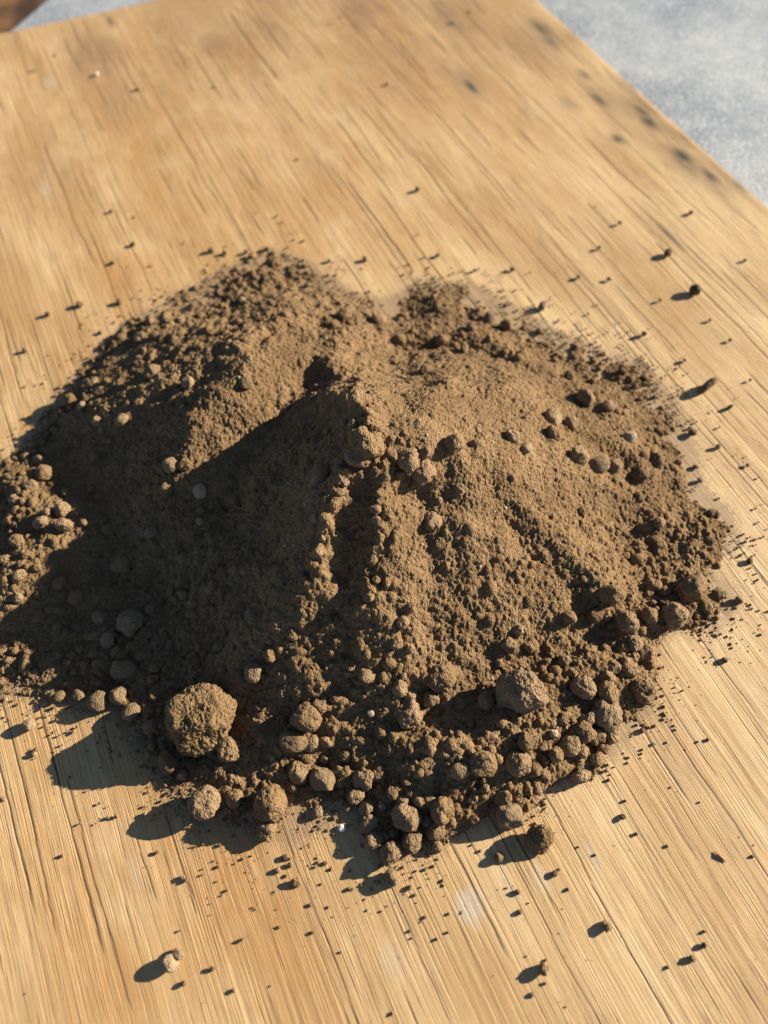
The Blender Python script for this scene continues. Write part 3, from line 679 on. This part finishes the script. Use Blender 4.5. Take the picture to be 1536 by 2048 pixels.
placed = []
def place(u, v, rp, key, me=None, name=None, lift=None, rot=None, scale=None):
    rm = px2m(u, v, rp)
    on_wood = ground(*[np.array([q]) for q in solve(u, v, rm, .8)[:2]])[0] < 0.0005
    if lift is None: lift = 0.75 if on_wood else (random.uniform(0.55, 0.8) if v > 1480 else random.uniform(0.35, 0.6))
    P = solve(u, v, rm, lift)
    kind = 'big' if rp >= 20 else ('mid' if rp >= 9 else 'small')
    if me is None: me = random.choice(proto(kind, key))
    nm = name or ('pebble' if key in 'pgw' else ('soil_clod' if rp >= 9 else 'soil_crumb'))
    o = link(bpy.data.objects.new(nm, me)); o.location = P
    k = rm * random.uniform(0.97, 1.06)
    o.scale = scale(k) if scale else (k * random.uniform(.95, 1.1), k * random.uniform(.95, 1.1), k * random.uniform(.85, 1.0))
    o.rotation_euler = rot or (random.uniform(-.5, .5), random.uniform(-.5, .5), random.uniform(0, 6.28))
    return o

landmarks = []
CATS = dict(pebble='pebble', soil_clod='soil clod', soil_crumb='soil crumb')
rot0 = {}
for i, (u, v, rp, key, label, short) in enumerate(HERO):
    if u > 1000 and 700 < v < 960 and rp > 12 and 'flake' not in label: rp *= 0.85
    me = None; kw = {}
    if rp >= 25 and key in 'sr':
        big = rp > 60
        me = clod_mesh('clod', 6 if rp > 40 else 5, 900 + i, MATS[key], 0.42 if 700 < u < 930 and 780 < v < 1060 else 0.34, 0.055 if big else 0.05, 8 if not big else 6, (1, 0.95, 0.92 if not big else 1.0), 0.10 if big else 0.04, 16 if big else 12)
    if i == 0: kw = dict(lift=0.50, rot=(0.1, 0.1, 0.4), scale=lambda k: (k * 0.98, k * 1.08, k * 0.80))
    elif 700 < u < 930 and 780 < v < 1060: kw = dict(lift=-0.15, scale=lambda k: (k * 1.2, k * 1.05, k * 1.0))
    if 'flake' in label: kw = dict(scale=lambda k: (k * 1.1, k * 0.45, k * 0.8), rot=(0.5, -0.3, 0.5), lift=.45)
    o = place(u, v, rp, key, me=me, **kw)
    tag(o, label, CATS[o.name.split('.')[0]])
    placed.append((u, v, rp))
    if short: landmarks.append((u, v, short))
def dirword(du, dv):
    a = math.degrees(math.atan2(-dv, du)) % 360
    return ['right of', 'upper right of', 'above', 'upper left of', 'left of', 'lower left of', 'below', 'lower right of'][int((a + 22.5) // 45) % 8]
def auto_labels(items, where):
    """words that single each small piece out by its nearest landmark"""
    cnt = {}
    rows = []
    for (u, v, rp, key, o) in items:
        lu, lv, ls = min(landmarks, key=lambda L: math.hypot(L[0] - u, L[1] - v))
        dw = dirword(u - lu, v - lv); rows.append((math.hypot(u - lu, v - lv), ls, dw, key, rp, o))
    rows.sort(key=lambda r: r[0])
    tot = {}
    for r in rows: tot[(r[1], r[2], r[3])] = tot.get((r[1], r[2], r[3]), 0) + 1
    for dist, ls, dw, key, rp, o in rows:
        kk = (ls, dw, key); cnt[kk] = cnt.get(kk, 0) + 1
        colr = dict(s='brown', p='pale', g='grey', d='dark', r='reddish', w='white')[key]
        noun = {'pebble': 'pebble', 'soil_clod': 'clod', 'soil_crumb': 'crumb'}[o.name.split('.')[0]]
        orde = '' if tot[kk] == 1 else ['nearest ', 'second ', 'third ', 'fourth ', 'fifth ', 'sixth ', 'seventh ', 'eighth ', 'ninth ', 'tenth ', 'eleventh ', 'twelfth '][min(cnt[kk] - 1, 11)]
        prep = dw.replace('upper left', 'up-left').replace('upper right', 'up-right').replace('lower left', 'down-left').replace('lower right', 'down-right')
        ls = ls.replace('the ', '', 1) if len(ls.split()) > 6 else ls
        tag(o, f"{orde}{colr} {noun} {where}{prep} {ls}", CATS[o.name.split('.')[0]], group=('small clods and pebbles in the pile' if not where else 'loose crumbs scattered on the board'))
items = [(u, v, rp, key, place(u, v, rp, key)) for (u, v, rp, key) in MINOR]
auto_labels(items, '')
placed += [(u, v, r) for u, v, r, _ in MINOR]
items = [(u, v, rp, key, place(u, v, rp * 0.85, key, lift=0.75)) for (u, v, rp, key) in SINGLES]
auto_labels(items, 'on the wood, ')

# ------------------------------------------------------------------ loose crumbs nobody could count
def crumbs(name, n, sampler, rmin, rmax, power, mat, sub=1, lift=0.4, label='', cat='soil crumbs', on='heap'):
    Vb, Fb = ICO[sub]
    x, y = sampler(n)
    n = len(x)
    r = rmin + (rmax - rmin) * rng.random(n) ** power
    z = ground(x, y) + lift * r
    variants = []
    for k in range(8):
        rad = 1 + 0.3 * vn3(Vb * 1.7 + k * 5, 300 + k) + (0.12 * vn3(Vb * 5 + k, 330 + k) if sub > 1 else 0)
        variants.append(Vb * rad[:, None])
    variants = np.array(variants)[rng.integers(0, 8, n)]
    a = rng.uniform(0, 6.283, n); ca, sa = np.cos(a), np.sin(a)
    sx = rng.uniform(.75, 1.3, n); szz = rng.uniform(.6, 1.0, n)
    vx, vy, vz = variants[..., 0] * sx[:, None], variants[..., 1], variants[..., 2] * szz[:, None]
    px = (vx * ca[:, None] - vy * sa[:, None]) * r[:, None] + x[:, None]
    py = (vx * sa[:, None] + vy * ca[:, None]) * r[:, None] + y[:, None]
    pz = vz * r[:, None] + z[:, None]
    V = np.stack([px, py, pz], -1).reshape(-1, 3)
    F = (Fb[None] + (np.arange(n) * len(Vb))[:, None, None]).reshape(-1, 3)
    o = link(bpy.data.objects.new(name, mesh_np(name, V, F, mat)))
    tag(o, label, cat, kind='stuff'); print(name, n, len(F))
    return o

def heap_sampler(dfun):
    def f(n):
        x = rng.uniform(GX0 + .005, GX1 - .005, n); y = rng.uniform(GY0 + .005, GY1 - .005, n)
        k = rng.random(n) < dfun(x, y); return x[k], y[k]
    return f
def wood_sampler(scale, floor_):
    def f(n):
        s = rng.uniform(-0.6, 0.32, n); t = rng.uniform(T0 + .15, T_EDGE - .003, n)
        x = s * gs[0] + t * gt[0]; y = s * gs[1] + t * gt[1]
        sdv = outline_sd(x.astype(np.float32), y.astype(np.float32))
        right = (1 + 0.6 * (x > 0)) * sstep(.38, .66, 0.5 + 0.5 * fbm2(x * 28, y * 28, 3, 81)) * 1.6
        p = np.minimum(np.exp(sdv / scale), 1) * sstep(.30, .62, 0.5 + 0.5 * fbm2(x * 60, y * 60, 3, 82)) + floor_ * np.exp(sdv / 0.11) * right * (0.6 + 0.9 * (y < 0.05))
        k = (rng.random(n) < p) & ((sdv < 0.0005) | (ground(x, y) < 0.0004)) & (s > far_s(t) + .002)
        return x[k], y[k]
    return f
ringD = (edge_in * np.clip(np.exp(-np.abs(SD - 0.014) / 0.014), 0, 1) * sstep(.25, .6, clump)).astype(np.float32)
front = (sstep(0.0, -0.06, Y) * 0.9 + 0.25 + 0.7 * sstep(-.13, -.17, X)).astype(np.float32)
crumbs('soil_crumbs', 26000, heap_sampler(lambda x, y: samp(ringD * front, x, y) * 0.8 + 0.04 * samp(D2, x, y)), .0006, .0025, 2.6, mat_soil, 2, .45, 'small brown crumbs heaped round the foot of the soil pile')
crumbs('fringe_crumbs', 200000, wood_sampler(.009, 0.0010), .00018, .0008, 3.2, mat_soil, 1, .5, 'fine brown crumbs strewn on the wood round the edge of the pile')
crumbs('dark_specks', 40000, wood_sampler(.009, 0.0022), .00018, .0010, 5.0, mat_dark, 1, .5, 'dark specks of soil scattered thinly over the plywood board')
crumbs('pale_grit', 9000, heap_sampler(lambda x, y: samp(D1, x, y) * 0.10), .0004, .0011, 2, mat_stone, 1, .5, 'tiny pale grit grains strewn over the soil pile', 'grit')

def fibre(name, pts, rad, mat, label, cat):
    V = []; F = []; n = 6
    for i, p in enumerate(pts):
        p = np.array(p); a = np.array(pts[min(i + 1, len(pts) - 1)]) - np.array(pts[max(i - 1, 0)]); a = a / np.linalg.norm(a)
        b = np.cross(a, [0, 0, 1]); b /= np.linalg.norm(b); c = np.cross(a, b)
        rr = rad * (1.0 - 0.75 * abs(2 * i / (len(pts) - 1) - 1) ** 3)
        for k in range(n):
            th = k * 2 * math.pi / n; V.append(p + rr * (math.cos(th) * b + math.sin(th) * c))
        if i: F += [((i - 1) * n + k, (i - 1) * n + (k + 1) % n, i * n + (k + 1) % n, i * n + k) for k in range(n)]
    return tag(link(bpy.data.objects.new(name, mesh_np(name, V, F, mat))), label, cat)
def on_surface(u, v, up):
    P = solve(u, v, 0, 0); return (P[0], P[1], P[2] + up)
fibre('wood_splinter', [on_surface(u, v, .0006) for u, v in ((1428, 1703), (1436, 1711), (1444, 1718), (1451, 1725))], .0005, mat_red, 'thin reddish splinter lying along the grain at the lower right of the board', 'splinter')
fibre('straw_bit', [on_surface(u, v, .0022) for u, v in ((1090, 1222), (1096, 1232), (1101, 1242), (1105, 1251))], .00022, mat_stone, 'fine pale straw lying on the lower right slope of the pile', 'straw')
